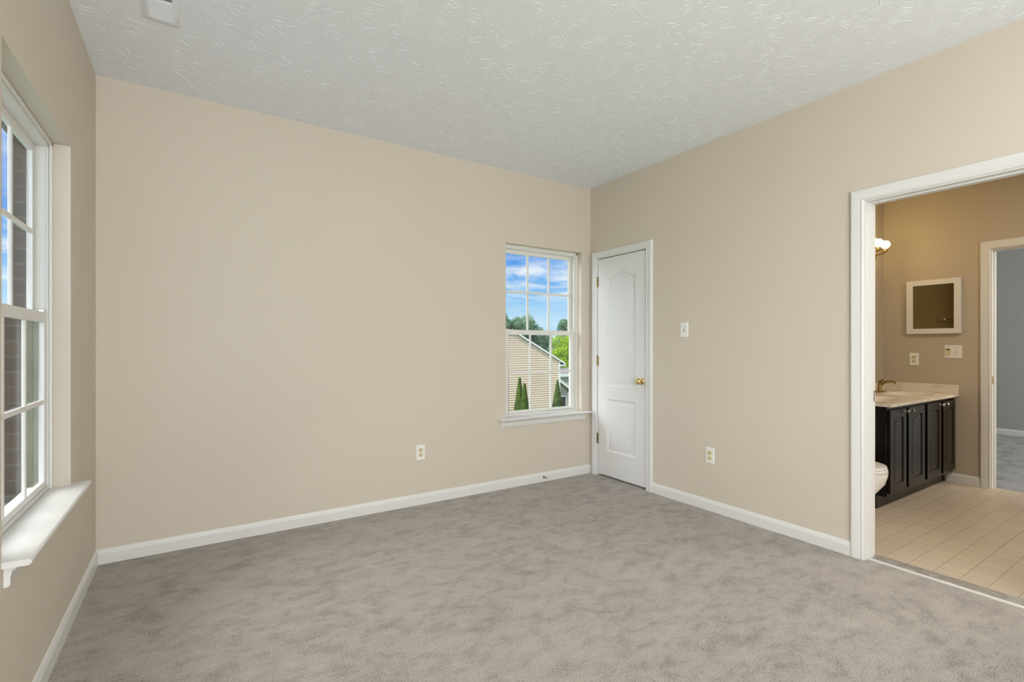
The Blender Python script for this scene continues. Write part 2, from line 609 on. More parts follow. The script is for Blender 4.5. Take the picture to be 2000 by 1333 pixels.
wb = wall_with_openings(P_back, LX - .2, 3.8, -.1, H, .155, [WIN_B]).build('wall_back', M['wall'], smooth=0)
tag(wb, 'long beige back wall with the small window', 'wall', kind='structure')
sun_block = MB().box((LX - .6, BY + .155, H + .02), (9.6, BY + .155 + .62, H + .20))  # unseen overhang added to keep direct sun out of the back window
sun_block.build('sun_block_eave', M['white_metal'], wb)
wl = wall_with_openings(P_left, YR, BY, -.1, H, .138, [WIN_L]).build('wall_left', M['wall'], smooth=0)
tag(wl, 'beige left wall around the near window', 'wall', kind='structure')
WO = (WIN_L[0] + .02, WIN_L[1] - .022)
Pe = lambda u, b, z: (LX - .138 + b, u, z)
br_ = wall_with_openings(Pe, YR - .2, BY + .155, -3.2, 1.385, .074, [(*WO, WIN_L[2] - .02, 1.385)])
b2_ = wall_with_openings(Pe, YR - .2, BY + .155, 1.385, H + .1, .050, [(*WO, 1.385, WIN_L[3] - .01)])
n_ = len(br_.v)
br_.v += b2_.v
br_.f += [tuple(n_ + k for k in f) for f in b2_.f]
br_.build('brick_veneer', M['brick'], wl, smooth=0)
wr = wall_with_openings(P_right, YR, BY, -.1, H, .12, [(DOOR_C[0], DOOR_C[1], -.1, DOOR_C[3]), (DOOR_B[0], DOOR_B[1], -.1, DOOR_B[3])]).build('wall_right', M['wall'], smooth=0)
tag(wr, 'beige right wall with closet door and bathroom doorway', 'wall', kind='structure')
ww = MB().box((LX - .2, YR - .15, -.1), (RX + .12, YR, H))
tag(ww.build('wall_rear', M['wall'], smooth=0), 'beige rear wall behind the camera', 'wall', kind='structure')
# closet shell and bathroom shell
cw = MB().box((RX + .12, 2.20, -.1), (4.1, 2.26, H)).box((4.04, 2.26, -.1), (4.1, BY, H))
tag(cw.build('wall_closet', M['wall'], smooth=0), 'walls of the closet behind the white door', 'wall', kind='structure')
wv = MB().box((RX + .12, VY, -.1), (BX + .12, VY + .13, H))
tag(wv.build('wall_bathroom_left', M['bathwall'], smooth=0), 'taupe bathroom wall behind the vanity', 'wall', kind='structure')
wc = wall_with_openings(P_cab, -1.0, VY + .13, -.1, H, .12, [(DOOR_D[0], DOOR_D[1], -.1, DOOR_D[3])]).build('wall_bathroom_back', M['bathwall'], smooth=0)
tag(wc, 'taupe bathroom wall with medicine cabinet and far doorway', 'wall', kind='structure')
wx = MB().box((RX + .12, -1.12, -.1), (BX + .12, -1.0, H))
# bathroom side lining of the shared wall, painted taupe
wx.pbox(lambda u, b, z: (RX + .12 + b, u, z), DOOR_B[1] + .07, VY, 0, .004, 0, H)
wx.pbox(lambda u, b, z: (RX + .12 + b, u, z), -1.0, DOOR_B[0] - .07, 0, .004, 0, H)
tag(wx.build('wall_bathroom_right', M['bathwall'], smooth=0), 'taupe bathroom walls beside the doorway', 'wall', kind='structure')
wf = MB().box((9.35, -2.2, -.1), (9.47, 3.2, H)).box((BX + .12, 3.08, -.1), (9.35, 3.2, H)).box((BX + .12, -2.2, -.1), (9.35, -2.08, H))
wf.box((BX + .12, -2.08, -.1), (BX + .13, DOOR_D[0] - .07, H)).box((BX + .12, DOOR_D[1] + .07, -.1), (BX + .13, 3.08, H))
tag(wf.build('wall_bedroom', M['bluewall'], smooth=0), 'blue grey bedroom wall beyond the far doorway', 'wall', kind='structure')

# baseboards
def baseboard(name, P, segs, label):
    m = MB()
    for a, b in segs:
        q = extrude_profile(P, BASE, a, b)
        i = len(m.v)
        m.v += q.v
        m.f += [tuple(i + k for k in f) for f in q.f]
    return tag(m.build(name, M['trim'], smooth=18), label, 'baseboard', kind='structure')


baseboard('baseboard_back', P_back, [(LX, RX)], 'white baseboard along the back wall')
baseboard('baseboard_left', P_left, [(YR, BY - .0135)], 'white baseboard along the left wall')
baseboard('baseboard_right', P_right, [(DOOR_B[1] + .067, DOOR_C[0] - .067)], 'white baseboard along the right wall')
baseboard('baseboard_bathroom', P_cab, [(DOOR_D[1] + .067, 1.585)], 'short white baseboard between vanity and far doorway')
baseboard('baseboard_bedroom', lambda u, b, z: (9.35 - b, u, z), [(-2.0, 3.0)], 'white baseboard in the bedroom beyond the bathroom')

# ------------------------------------------------------------------ windows


def window(name, P, op, stool, apron, label, near_latch):
    """P: wall frame with b negative going outwards; op=(u0,u1,z0,z1)"""
    u0, u1, z0, z1 = op
    um = (u0 + u1) / 2
    dout = .155 if near_latch else .1375
    t = thing(name, P(um, 0, z0), label, 'window', kind='structure')
    D = lambda u, d, z: P(u, -d, z)
    zs = .603
    f = MB()
    for a, b in ((u0, u0 + .03), (u1 - .03, u1)):
        f.pbox(D, a, b, .068, dout, z0, z1)
    f.pbox(D, u0 + .03, u1 - .03, .068, dout, z1 - .028, z1)
    f.pbox(D, u0 + .03, u1 - .03, .068, dout, z0, zs + .017)
    # inner stop and balance tracks
    for s, a in ((1, u0), (-1, u1)):
        f.pbox(D, a, a + s * .018, .058, .068, zs, z1)
        f.pbox(D, a + s * .03, a + s * .036, .068, .074, 1.36, z1 - .028)
        f.pbox(D, a + s * .03, a + s * .035, .098, .104, 1.36, z1 - .028)
    f.pbox(D, u0, u1, .058, .068, z1 - .016, z1)
    f.build('window_frame', M['vinyl'], t, bevel=.0015)

    def sash(nm, a, b, zb, zt, d0, d1, st, rt, rb):
        m = MB()
        m.pbox(D, a, a + st, d0, d1, zb, zt).pbox(D, b - st, b, d0, d1, zb, zt)
        m.pbox(D, a + st, b - st, d0, d1, zt - rt, zt).pbox(D, a + st, b - st, d0, d1, zb, zb + rb)
        o = m.build(nm, M['vinyl'], t, bevel=.002)
        g = MB()
        ga, gb, gz0, gz1 = a + st, b - st, zb + rb, zt - rt
        dm = (d0 + d1) / 2
        for k in (1, 2):
            uc = ga + (gb - ga) * k / 3
            g.pbox(D, uc - .010, uc + .010, dm - .007, dm + .004, gz0, gz1)
        zc_ = (gz0 + gz1) / 2
        g.pbox(D, ga, gb, dm - .0068, dm + .0038, zc_ - .010, zc_ + .010)
        g.build('muntin_grid', M['vinyl'], o, bevel=.002)
        q = MB().pbox(D, ga - .004, gb + .004, dm + .006, dm + .009, gz0 - .004, gz1 + .004)
        q.build('pane', M['glass'], o, smooth=0)
        return o
    sash('upper_sash', u0 + .03, u1 - .03, 1.333, z1 - .028, .110, .128, .036, .036, .036)
    lo = sash('lower_sash', u0 + .03, u1 - .03, zs + .019, 1.365, .072, .090, .044, .042, .026)
    lt = MB()
    for a in (u0 + .05, u1 - .085):
        lt.pbox(D, a, a + .035, .073, .089, 1.365, 1.372)
        lt.pbox(D, a + .005, a + .014, .072, .090, 1.372, 1.377)
    lt.build('tilt_latch', M['plastic'], lo, bevel=.001)
    # stool (inner sill board) with rounded nose, and apron under it
    prof = [(-.066, zs - .019), (.056, zs - .019), (.061, zs - .016), (.064, zs - .010), (.062, zs - .004), (.057, zs), (-.066, zs)]
    s = MB()
    s.strip([[P(u, b, z) for b, z in prof] for u in (u0 + .0005, u1 - .0005)], True, True)
    nose = [(-0.0, zs - .019)] + prof[1:6] + [(-0.0, zs)]
    for a, b in ((stool[0], u0 + .0005), (u1 - .0005, stool[1])):
        if b > a:
            s.strip([[P(u, b_, z) for b_, z in nose] for u in (a, b)], True, True)
    s.build('sill', M['trim'], t, smooth=40)
    ap = [(0, zs - .019), (.030, zs - .019), (.028, zs - .026), (.018, zs - .034), (.014, zs - .05), (.014, zs - .072), (.009, zs - .079), (0, zs - .079)]
    a_ = MB().strip([[P(u, b, z) for b, z in ap] for u in apron], True, True)
    a_.build('apron', M['trim'], t, smooth=40)
    return t


window('window_2', P_back, WIN_B, (2.165, 3.172), (2.19, 3.14), 'small white double hung window in the back wall', 1)
wl_t = window('window_1', P_left, WIN_L, (1.966, 2.955), (1.985, 2.925), 'white double hung window in the left wall, cut by the frame', 0)
ex = MB()
for a, b in ((WIN_L[0] + .001, WIN_L[0] + .032), (WIN_L[1] - .032, WIN_L[1] - .001)):
    ex.pbox(P_left, a, b, -.0905, -.1365, WIN_L[2] + .02, 1.332)
    ex.pbox(P_left, a, b, -.1285, -.1365, 1.332, WIN_L[3] - .028)
    ex.pbox(P_left, a - .002, b + .002, -.118, -.124, WIN_L[2] + .02, 1.332)
ex.build('outer_trim', M['olive'], wl_t)

# ------------------------------------------------------------------ doors
d1 = thing('door_1', P_right(3.16, 0, 0), 'narrow white two panel closet door in the corner', 'door', kind='structure')
sweep_casing(P_right, DOOR_C[0] - .001, DOOR_C[1] + .001, 0, DOOR_C[3] + .001, CASING).build('casing', M['door'], d1, smooth=30)
jb = MB()
jb.pbox(P_right, DOOR_C[0] - .001, DOOR_C[0] + .003, 0, -.118, 0, DOOR_C[3]).pbox(P_right, DOOR_C[1] - .003, DOOR_C[1] + .001, 0, -.118, 0, DOOR_C[3])
for a, b in ((DOOR_C[0], DOOR_C[0] + .02), (DOOR_C[1] - .02, DOOR_C[1])):
    jb.pbox(P_right, a, b, -.045, -.06, 0, DOOR_C[3])
jb.build('jamb', M['door'], d1)
lu0, lu1, lz0, lz1 = DOOR_C[0] + .005, DOOR_C[1] - .005, .018, 2.041
leaf = MB()
T = lambda u, z, dep: P_right(u, -.002 + dep, z)
def arch_loop(d):
    a_, b_ = 2.993 + d, 3.339 - d
    pts = [(a_, .852 + d), (b_, .852 + d)]
    for k in range(33):
        u = b_ + (a_ - b_) * k / 32
        x_ = max(0, (.173 - abs(u - 3.166) - .020) / .153)
        pts.append((u, 1.850 + .052 * (x_ * x_ * (3 - 2 * x_)) ** .85 - d))
    return pts


lw_ = rect(2.993, 3.339, .247, .732)


STEPS = [(0, 0), (.004, -.003), (.012, -.011), (.020, -.011), (.048, -.003), (.054, -.0025)]


def panel_rings(pts):
    return [(inset(pts, d), e) for d, e in STEPS]


sheet(leaf, T, rect(lu0, lu1, lz0, lz1), [[(arch_loop(d), e) for d, e in STEPS], panel_rings(lw_)])
a_, b_ = rect(lu0, lu1, lz0, lz1), -.035
leaf.strip([[T(p[0], p[1], 0) for p in a_], [T(p[0], p[1], b_) for p in a_]], True)
leaf.face([T(p[0], p[1], b_) for p in a_])
lf = leaf.build('leaf', M['door'], d1, smooth=28)
kn = MB().lathe(P_right(2.918, -.002, .920), (-1, 0, 0),
                [(0, .0), (0, .031), (.004, .031), (.009, .027), (.012, .014), (.024, .012), (.031, .020), (.038, .0265), (.047, .0285), (.055, .027), (.060, .022), (.0625, .012), (.063, .0)], 28)
kn.build('knob', M['brass'], lf, smooth=40)
MB().pbox(P_right, DOOR_C[0] - .0, DOOR_C[0] + .0052, .0005, -.02, .885, .945).build('latch_plate', M['dull_brass'], lf)
for z in (1.828, 1.083, .347):
    h = MB()
    for k in range(5):
        h.lathe(P_right(DOOR_C[1] - .002, .006, z - .046 + k * .0186), (0, 0, 1), [(0, .0058), (.0178, .0058)], 12)
    h.lathe(P_right(DOOR_C[1] - .002, .006, z + .046), (0, 0, 1), [(0, .004), (.004, .005), (.008, .001)], 12)
    h.pbox(P_right, DOOR_C[1] - .012, DOOR_C[1] + .009, .0, .002, z - .046, z + .046)
    h.build('hinge', M['dull_brass'], d1)


def doorway(name, P, op, thick, label, stop_at):
    u0, u1, z0, z1 = op
    t = thing(name, P((u0 + u1) / 2, 0, 0), label, 'doorway', kind='structure')
    sweep_casing(P, u0 - .005, u1 + .005, 0, z1 + .005, CASING).build('casing', M['trim'], t, smooth=30)
    Pb = lambda u, b, z: P(u, -thick - b, z)
    sweep_casing(Pb, u0 - .005, u1 + .005, 0, z1 + .005, CASING).build('casing', M['trim'], t, smooth=30)
    j = MB()
    j.pbox(P, u0 - .012, u0 + .003, .0003, -thick - .0003, 0, z1 + .012).pbox(P, u1 - .003, u1 + .012, .0003, -thick - .0003, 0, z1 + .012)
    j.pbox(P, u0 + .003, u1 - .003, .0003, -thick - .0003, z1 - .003, z1 + .012)
    s0, s1 = stop_at
    j.pbox(P, u0, u0 + .011, s0, s1, 0, z1).pbox(P, u1 - .011, u1, s0, s1, 0, z1)
    j.pbox(P, u0 + .011, u1 - .011, s0, s1, z1 - .011, z1)
    j.build('jamb', M['trim'], t, bevel=.0015)
    return t


d2 = doorway('door_2', P_right, DOOR_B, .12, 'wide white cased doorway into the bathroom', (-.045, -.083))
d3 = doorway('door_3', P_cab, DOOR_D, .12, 'white cased doorway from bathroom to far bedroom', (-.045, -.083))
MB().pbox(P_cab, DOOR_D[1] - .0045, DOOR_D[1] - .002, -.008, -.036, .895, .962).build('strike_plate', M['brass'], d3)
MB().pbox(P_right, DOOR_B[1] - .0045, DOOR_B[1] - .002, -.086, -.112, .90, .965).build('strike_plate', M['dull_brass'], d2)

# ------------------------------------------------------------------ outlets, switches


def rounded_plate(m, P, u, z, w, h, t):
    m.pbox(P, u - w / 2, u + w / 2, 0, t * .5, z - h / 2, z + h / 2)
    a = rect(u - w / 2, u + w / 2, z - h / 2, z + h / 2)
    q = rect(u - w / 2 + .004, u + w / 2 - .004, z - h / 2 + .004, z + h / 2 - .004)
    m.strip([[P(p[0], t * .5, p[1]) for p in a], [P(p[0], t, p[1]) for p in q]], True)
    m.face([P(p[0], t, p[1]) for p in q])


def outlet(P, u, z, label, group):
    t = thing('electrical_outlet', P(u, 0, z), label, 'outlet', group)
    m = MB()
    rounded_plate(m, P, u, z, .072, .117, .006)
    m.build('cover_plate', M['plastic'], t)
    for s in (1, -1):
        zc_ = z + s * .0195
        r = MB()
        pts = []
        for k in range(24):
            a = 2 * math.pi * k / 24
            pts.append((u + max(-.0165, min(.0165, .0185 * math.cos(a))), zc_ + max(-.0135, min(.0135, .0185 * math.sin(a)))))
        r.strip([[P(p[0], b, p[1]) for p in pts] for b in (.005, .0085)], True, True)
        o = r.build('receptacle', M['almond'], t)
        q = MB()
        q.pbox(P, u - .0085, u - .0055, .0083, .0090, zc_ - .001, zc_ + .009).pbox(P, u + .0055, u + .0085, .0083, .0090, zc_ - .001, zc_ + .008)
        q.lathe(P(u, .0083, zc_ - .0065), Vector(P(0, 1, 0)) - Vector(P(0, 0, 0)), [(0, .003), (.0007, .003)], 12)
        q.build('slot', M['dark'], o)
    s = MB().lathe(P(u, .0055, z), Vector(P(0, 1, 0)) - Vector(P(0, 0, 0)), [(0, .0034), (.001, .003)], 12)
    s.build('screw', M['dull_brass'], t)
    return t


outlet(P_back, 1.466, .400, 'white wall outlet low on the long back wall', 'duplex outlets')
outlet(P_right, 2.253, .410, 'white wall outlet low on the right wall between closet and bathroom', 'duplex outlets')
outlet(P_cab, 1.822, 1.098, 'white wall outlet above the bathroom counter', 'duplex outlets')

sw = thing('light_switch', P_right(2.481, 0, 1.350), 'white toggle light switch beside the closet door', 'switch')
m = MB()
rounded_plate(m, P_right, 2.481, 1.350, .072, .117, .006)
m.build('cover_plate', M['plastic'], sw)
m = MB().hexa([P_right(2.476, .005, 1.342), P_right(2.486, .005, 1.342), P_right(2.486, .005, 1.358), P_right(2.476, .005, 1.358),
               P_right(2.477, .016, 1.352), P_right(2.485, .016, 1.352), P_right(2.485, .016, 1.358), P_right(2.477, .016, 1.358)])
m.build('toggle', M['plastic'], sw)
MB().pbox(P_right, 2.4745, 2.4875, .0055, .0063, 1.338, 1.362).build('slot', M['dark'], sw)
for dz in (.03, -.03):
    MB().lathe(P_right(2.481, .0055, 1.350 + dz), (-1, 0, 0), [(0, .003), (.001, .0025)], 10).build('screw', M['nickel'], sw)

cp = thing('timer_switch', P_cab(1.537, 0, 1.171), 'white double plate with timer and switch below the medicine cabinet', 'switch')
m = MB()
rounded_plate(m, P_cab, 1.537, 1.171, .122, .117, .006)
m.build('cover_plate', M['plastic'], cp)
MB().pbox(P_cab, 1.552, 1.588, .005, .009, 1.138, 1.200).build('timer_face', M['almond'], cp, bevel=.001)
MB().pbox(P_cab, 1.556, 1.584, .0088, .0097, 1.186, 1.196).build('display', M['dark'], cp)
MB().pbox(P_cab, 1.511, 1.519, .005, .015, 1.165, 1.178).build('toggle', M['plastic'], cp, bevel=.001)
MB().pbox(P_cab, 1.509, 1.521, .0055, .0064, 1.158, 1.184).build('slot', M['almond'], cp)
for u, dz in ((1.570, .048), (1.570, -.048), (1.515, .03), (1.515, -.03)):
    MB().lathe(P_cab(u, .0055, 1.171 + dz), (-1, 0, 0), [(0, .003), (.001, .0025)], 10).build('screw', M['dull_brass'], cp)

# door stop on the back baseboard
ds = thing('door_stop', (2.643, BY - .013, .042), 'small spring door stop on the back baseboard', 'door stop')
MB().lathe((2.643, BY - .013, .042), (0, -1, 0), [(0, .011), (.004, .011), (.010, .007), (.012, .0)], 16).build('base', M['dull_brass'], ds)
pts = [(2.643 + .0055 * math.cos(t), BY - .023 - .055 * t / 63, .042 + .0055 * math.sin(t)) for t in np.linspace(0, 63, 160)]
MB().tube(pts, .0012, 5).build('spring', M['nickel'], ds)
MB().lathe((2.643, BY - .076, .042), (0, -1, 0), [(0, .0075), (.008, .0085), (.013, .007), (.015, .0)], 14).build('rubber_tip', M['plastic'], ds)

# ceiling register
vt = thing('ceiling_vent', (-.125, 2.63, H), 'white metal air register in the ceiling near the left wall', 'vent')
Vx0, Vx1, Vy0, Vy1 = -.200, -.050, 2.45, 2.812
fx0, fx1, fy0, fy1 = -.170, -.082, 2.482, 2.776
m = MB()
outer = rect(Vx0, Vx1, Vy0, Vy1)
mid = rect(Vx0 + .012, Vx1 - .012, Vy0 + .012, Vy1 - .012)
inn = rect(fx0, fx1, fy0, fy1)
m.strip([[(p[0], p[1], H) for p in outer], [(p[0], p[1], H - .003) for p in outer], [(p[0], p[1], H - .009) for p in mid],
         [(p[0], p[1], H - .009) for p in inn], [(p[0], p[1], H - .001) for p in inn]], True)
m.build('register_frame', M['ceiling'], vt)
MB().box((fx0, fy0, H - .0012), (fx1, fy1, H - .0006)).build('duct_opening', M['dark'], vt)


def louver(y, tilt):
    dy, dz = .0062 * tilt, .007
    q = MB()
    q.hexa([(fx0, y - dy - .0012, H - .010), (fx1, y - dy - .0012, H - .010), (fx1, y - dy + .0012, H - .010), (fx0, y - dy + .0012, H - .010),
            (fx0, y + dy - .0012, H - .0015), (fx1, y + dy - .0012, H - .0015), (fx1, y + dy + .0012, H - .0015), (fx0, y + dy + .0012, H - .0015)])
    return q


y = 2.770
while y > 2.49:
    q = louver(y, -1.0 if y > 2.632 else .75)
    q.build('louver', M['ceiling'], vt, smooth=0)
    y -= .0125

# ------------------------------------------------------------------ bathroom furniture
va = thing('vanity_cabinet', (5.0, 1.80, 0), 'dark espresso vanity cabinet with four raised panel doors', 'cabinet')
CX0, CX1, CF = 4.30, BX - .002, 1.535
m = MB()
m.box((CX0, CF, .10), (CX1, VY - .002, .64))
m.box((CX0, CF + .065, 0), (CX1, VY - .002, .10))
m.build('body', M['espresso'], va, bevel=.002)
m = MB()
m.box((CX0, CF, .6405), (CX1, CF + .02, .7715)).box((CX0, CF + .0202, .6405), (CX0 + .018, VY - .004, .7715)).box((CX1 - .018, CF + .0202, .6405), (CX1, VY - .004, .7715))
m.build('face_frame', M['espresso'], va)
for i, (a, b, ku) in enumerate(((4.315, 4.610, 4.582), (4.655, 4.985, 4.683), (5.040, 5.352, 5.322), (5.402, 5.700, 5.432))):
    m = MB()
    Tv = lambda u, z, dep: (u, CF - .019 - dep, z)
    r0 = rect(a, b, .125, .745)
    pr_ = rect(a + .055, b - .055, .185, .685)
    rings = [(pr_, 0), (inset(pr_, .006), -.007), (inset(pr_, .014), -.008), (inset(pr_, .034), -.001), (inset(pr_, .036), -.001)]
    sheet(m, Tv, r0, [rings])
    m.strip([[Tv(p[0], p[1], 0) for p in r0], [Tv(p[0], p[1], -.0188) for p in r0]], True)
    o = m.build('cabinet_door', M['espresso'], va, smooth=30)
    MB().lathe((ku, CF - .019, .722), (0, -1, 0), [(0, .007), (.003, .006), (.012, .0045), (.016, .010), (.020, .0135), (.025, .0135), (.029, .008), (.030, 0)], 18).build('knob', M['nickel'], o)

ct = thing('vanity_countertop', (5.0, 1.78, .772), 'cream cultured marble double sink countertop on the dark vanity', 'countertop')
m = MB()
o_ = rect(4.27, BX - .002, 1.495, VY - .002)
Tc = lambda u, v_, dep: (u, v_, .795 + dep)
holes = []
for cx_ in (4.62, 5.36):
    el = lambda s: [(cx_ + .245 * s * math.cos(2 * math.pi * k / 40), 1.745 + .165 * s * math.sin(2 * math.pi * k / 40)) for k in range(40)]
    holes.append([(el(1), 0), (el(.97), -.004), (el(.92), -.02), (el(.82), -.06), (el(.62), -.10), (el(.3), -.125), (el(.1), -.13)])
sheet(m, Tc, o_, holes)
m.strip([[Tc(p[0], p[1], 0) for p in o_], [Tc(p[0], p[1], -.022) for p in o_]], True)
fr = rect(4.27, BX - .002, 1.495, 1.58)
m.face([Tc(p[0], p[1], -.022) for p in fr])
m.face([Tc(p[0], p[1], -.022) for p in rect(4.27, 4.36, 1.58, VY - .002)])
m.build('counter_slab', M['counter'], ct, smooth=30)
MB().box((4.27, VY - .022, .7945), (BX - .002, VY - .002, .875)).box((BX - .022, 1.497, .7945), (BX - .002, VY - .0215, .875)).build('backsplash', M['counter'], ct, bevel=.003)

fa = thing('sink_faucet', (5.36, 1.965, .795), 'curved brass faucet standing on the bathroom counter', 'faucet')
MB().lathe((5.36, 1.965, .7955), (0, 0, 1), [(0, .028), (.006, .028), (.012, .022), (.05, .017), (.07, .019), (.085, .016), (.09, .0)], 20).build('body', M['dull_brass'], fa)
sp = [(5.36, 1.965, .855), (5.36, 1.94, .878), (5.36, 1.905, .894), (5.36, 1.87, .898), (5.36, 1.845, .890), (5.36, 1.838, .876)]
MB().tube(sp, [.014, .0125, .011, .010, .010, .0095], 12).build('spout', M['dull_brass'], fa)
MB().tube([(5.36, 1.965, .882), (5.36, 1.97, .892), (5.345, 1.945, .905), (5.335, 1.915, .913)], [.012, .010, .007, .006], 10).build('handle', M['dull_brass'], fa)
MB().box((5.285, 1.94, .7955), (5.435, 1.99, .803)).build('deck_plate', M['dull_brass'], fa, bevel=.004)

mc = thing('medicine_cabinet', (5.71, 1.676, 1.585), 'white framed square medicine cabinet with dark mirror', 'cabinet')
m = MB()
a_ = rect(1.479, 1.873, 1.337, 1.833)
i_ = rect(1.525, 1.823, 1.383, 1.786)
m.strip([[P_cab(p[0], .0, p[1]) for p in a_], [P_cab(p[0], .030, p[1]) for p in a_], [P_cab(p[0], .030, p[1]) for p in i_],
         [P_cab(p[0], .022, p[1]) for p in i_]], True)
m.build('frame', M['trim'], mc, bevel=.0015)
MB().pbox(P_cab, 1.522, 1.826, .0005, .023, 1.380, 1.789).build('mirror', M['mirror'], mc, smooth=0)

tb = thing('towel_bar', (3.95, VY, 1.53), 'chrome towel bar on the bathroom wall, seen in the cabinet mirror', 'towel bar')
for x in (4.22, 3.64):
    MB().lathe((x, VY, 1.53), (0, -1, 0), [(0, .026), (.005, .026), (.012, .014), (.05, .011), (.066, .013), (.07, .0)], 18).build('post', M['chrome'], tb)
MB().tube([(4.22, VY - .055, 1.53), (3.64, VY - .055, 1.53)], .008, 12).build('rail', M['chrome'], tb)

# vanity light with round bulbs
vl = thing('vanity_light', (5.15, VY, 2.08), 'brass bathroom light bar with round lit bulbs', 'light')
MB().box((4.78, VY - .022, 2.045), (5.50, VY - .001, 2.105)).build('backplate', M['dull_brass'], vl, bevel=.004)
for k in range(5):
    x = 5.385 - .145 * k
    yb = VY - .135
    arm = MB().tube([(x, VY - .02, 2.082), (x, VY - .07, 2.080), (x, yb + .012, 2.088), (x, yb, 2.104)], .007, 8)
    arm.lathe((x, yb, 2.094), (0, 0, 1), [(0, .012), (.006, .018), (.03, .018), (.032, .014)], 16)
    o = arm.build('arm', M['dull_brass'], vl)
    prof = [(0, .013), (.008, .014)]
    for t_ in np.linspace(-1.15, math.pi / 2, 14):
        prof.append((.043 + .036 * math.sin(t_), .036 * math.cos(t_)))
    MB().lathe((x, yb, 2.122), (0, 0, 1), prof, 22).build('bulb', M['bulb'], o)

# toilet
tl = thing('toilet', (3.785, 1.62, 0), 'white toilet beside the vanity, only its bowl front showing', 'toilet')
TX = 3.785


def oval(cy, rx, ry, z, n=36, egg=.0):
    return [(TX + rx * math.cos(t) * (1 + egg * math.sin(t)), cy + ry * math.sin(t), z) for t in [2 * math.pi * k / n for k in range(n)]]


m = MB()
m.strip([oval(1.66, .115, .20, 0), oval(1.66, .110, .19, .03), oval(1.66, .100, .165, .10), oval(1.645, .105, .17, .17), oval(1.62, .135, .205, .24),
         oval(1.60, .165, .235, .31), oval(1.595, .180, .245, .365), oval(1.595, .182, .247, .385), oval(1.595, .165, .23, .388), oval(1.595, .13, .19, .38),
         oval(1.60, .10, .15, .28), oval(1.62, .05, .07, .24)], True, True)
m.build('bowl', M['porcelain'], tl, smooth=60)
MB().strip([oval(1.60, .180, .245, .388), oval(1.60, .186, .252, .396), oval(1.60, .184, .250, .406), oval(1.60, .176, .24, .409), oval(1.60, .12, .17, .409), oval(1.60, .12, .17, .388)], True).build('seat', M['porcelain'], tl, smooth=60)
MB().strip([oval(1.605, .180, .247, .410), oval(1.605, .186, .252, .416), oval(1.605, .182, .248, .427), oval(1.605, .14, .20, .433), oval(1.605, .02, .03, .435)], True, True).build('lid', M['porcelain'], tl, smooth=60)
MB().box((TX - .20, 1.875, .37), (TX + .20, VY - .012, .72)).build('tank', M['porcelain'], tl, bevel=.02)
MB().box((TX - .21, 1.865, .72), (TX + .21, VY - .008, .755)).build('tank_lid', M['porcelain'], tl, bevel=.01)
MB().box((TX - .09, 1.80, .30), (TX + .09, 1.90, .385)).build('bowl_neck', M['porcelain'], tl, bevel=.01)

# ------------------------------------------------------------------ outdoors
GZ = -3.2
tag(MB().box((-60, 3.8, GZ - .2), (90, 120, GZ)).build('ground', M['grass'], smooth=0), 'lawn around the neighbouring houses', 'lawn', kind='structure')


def lap_siding(m, x0, x1, yf, z0, ztop, course, side_depth):
    """clapboards on a wall facing -Y; ztop(x) gives the roof line as (ridge x, ridge z, slope)"""
    rx_, rz_, sl = ztop
    z = z0
    while True:
        za, zb = z, z + course
        half_b = min((x1 - x0) / 2 + 10, (rz_ - zb) / sl) if sl else 99
        half_a = min((x1 - x0) / 2 + 10, (rz_ - za) / sl) if sl else 99
        if half_b <= .02:
            break
        a0, a1 = max(x0, rx_ - half_a), min(x1, rx_ + half_a)
        b0, b1 = max(x0, rx_ - half_b), min(x1, rx_ + half_b)
        if b1 - b0 < .02:
            break
        m.hexa([(a0, yf - .027, za), (a1, yf - .027, za), (a1, yf + .1, za), (a0, yf + .1, za),
                (b0, yf - .002, zb), (b1, yf - .002, zb), (b1, yf + .1, zb), (b0, yf + .1, zb)])
        z += course
        if not sl and z >= rz_:
            break


nb = thing('house', (12.95, 24.0, GZ), 'tan sided neighbour house with a white edged gable', 'house')
hx0, hx1, hy = 9.986, 15.914, 20.0
rgx, rgz, sl = 12.95, 1.915, .512
m = MB()
lap_siding(m, hx0, hx1, hy, GZ, (rgx, rgz, sl), .112, 8)
ez = rgz - sl * (hx1 - rgx)
m.box((hx1 - .06, hy + .05, GZ), (hx1, hy + 8, ez)).box((hx0, hy + .05, GZ), (hx0 + .06, hy + 8, ez))
m.build('wall', M['siding'], nb, smooth=0)
MB().box((hx1 - .09, hy - .03, GZ), (hx1 + .02, hy + .06, ez)).build('corner_trim', M['white_metal'], nb)
rf = MB()
for s in (1, -1):
    xe = rgx + s * (hx1 - rgx + .32)
    zeav = rgz - sl * (hx1 - rgx + .32)
    rf.hexa([(rgx, hy - .06, rgz + .02), (xe, hy - .06, zeav + .02), (xe, hy + 8.2, zeav + .02), (rgx, hy + 8.2, rgz + .02),
             (rgx, hy - .06, rgz + .10), (xe, hy - .06, zeav + .10), (xe, hy + 8.2, zeav + .10), (rgx, hy + 8.2, rgz + .10)])
rf.build('roof', M['roof'], nb, smooth=0)
rk = MB()
for s in (1, -1):
    xe = rgx + s * (hx1 - rgx + .34)
    zeav = rgz - sl * (hx1 - rgx + .34)
    rk.hexa([(rgx, hy - .085, rgz + .02), (xe, hy - .085, zeav + .02), (xe, hy + .0, zeav + .02), (rgx, hy + .0, rgz + .02),
             (rgx, hy - .085, rgz + .108), (xe, hy - .085, zeav + .108), (xe, hy + .0, zeav + .108), (rgx, hy + .0, rgz + .108)])
    rk.box((xe - s * .36, hy - .085, zeav - .05), (xe, hy + 8, zeav + .02))
rk.build('rake_trim', M['white_metal'], nb)

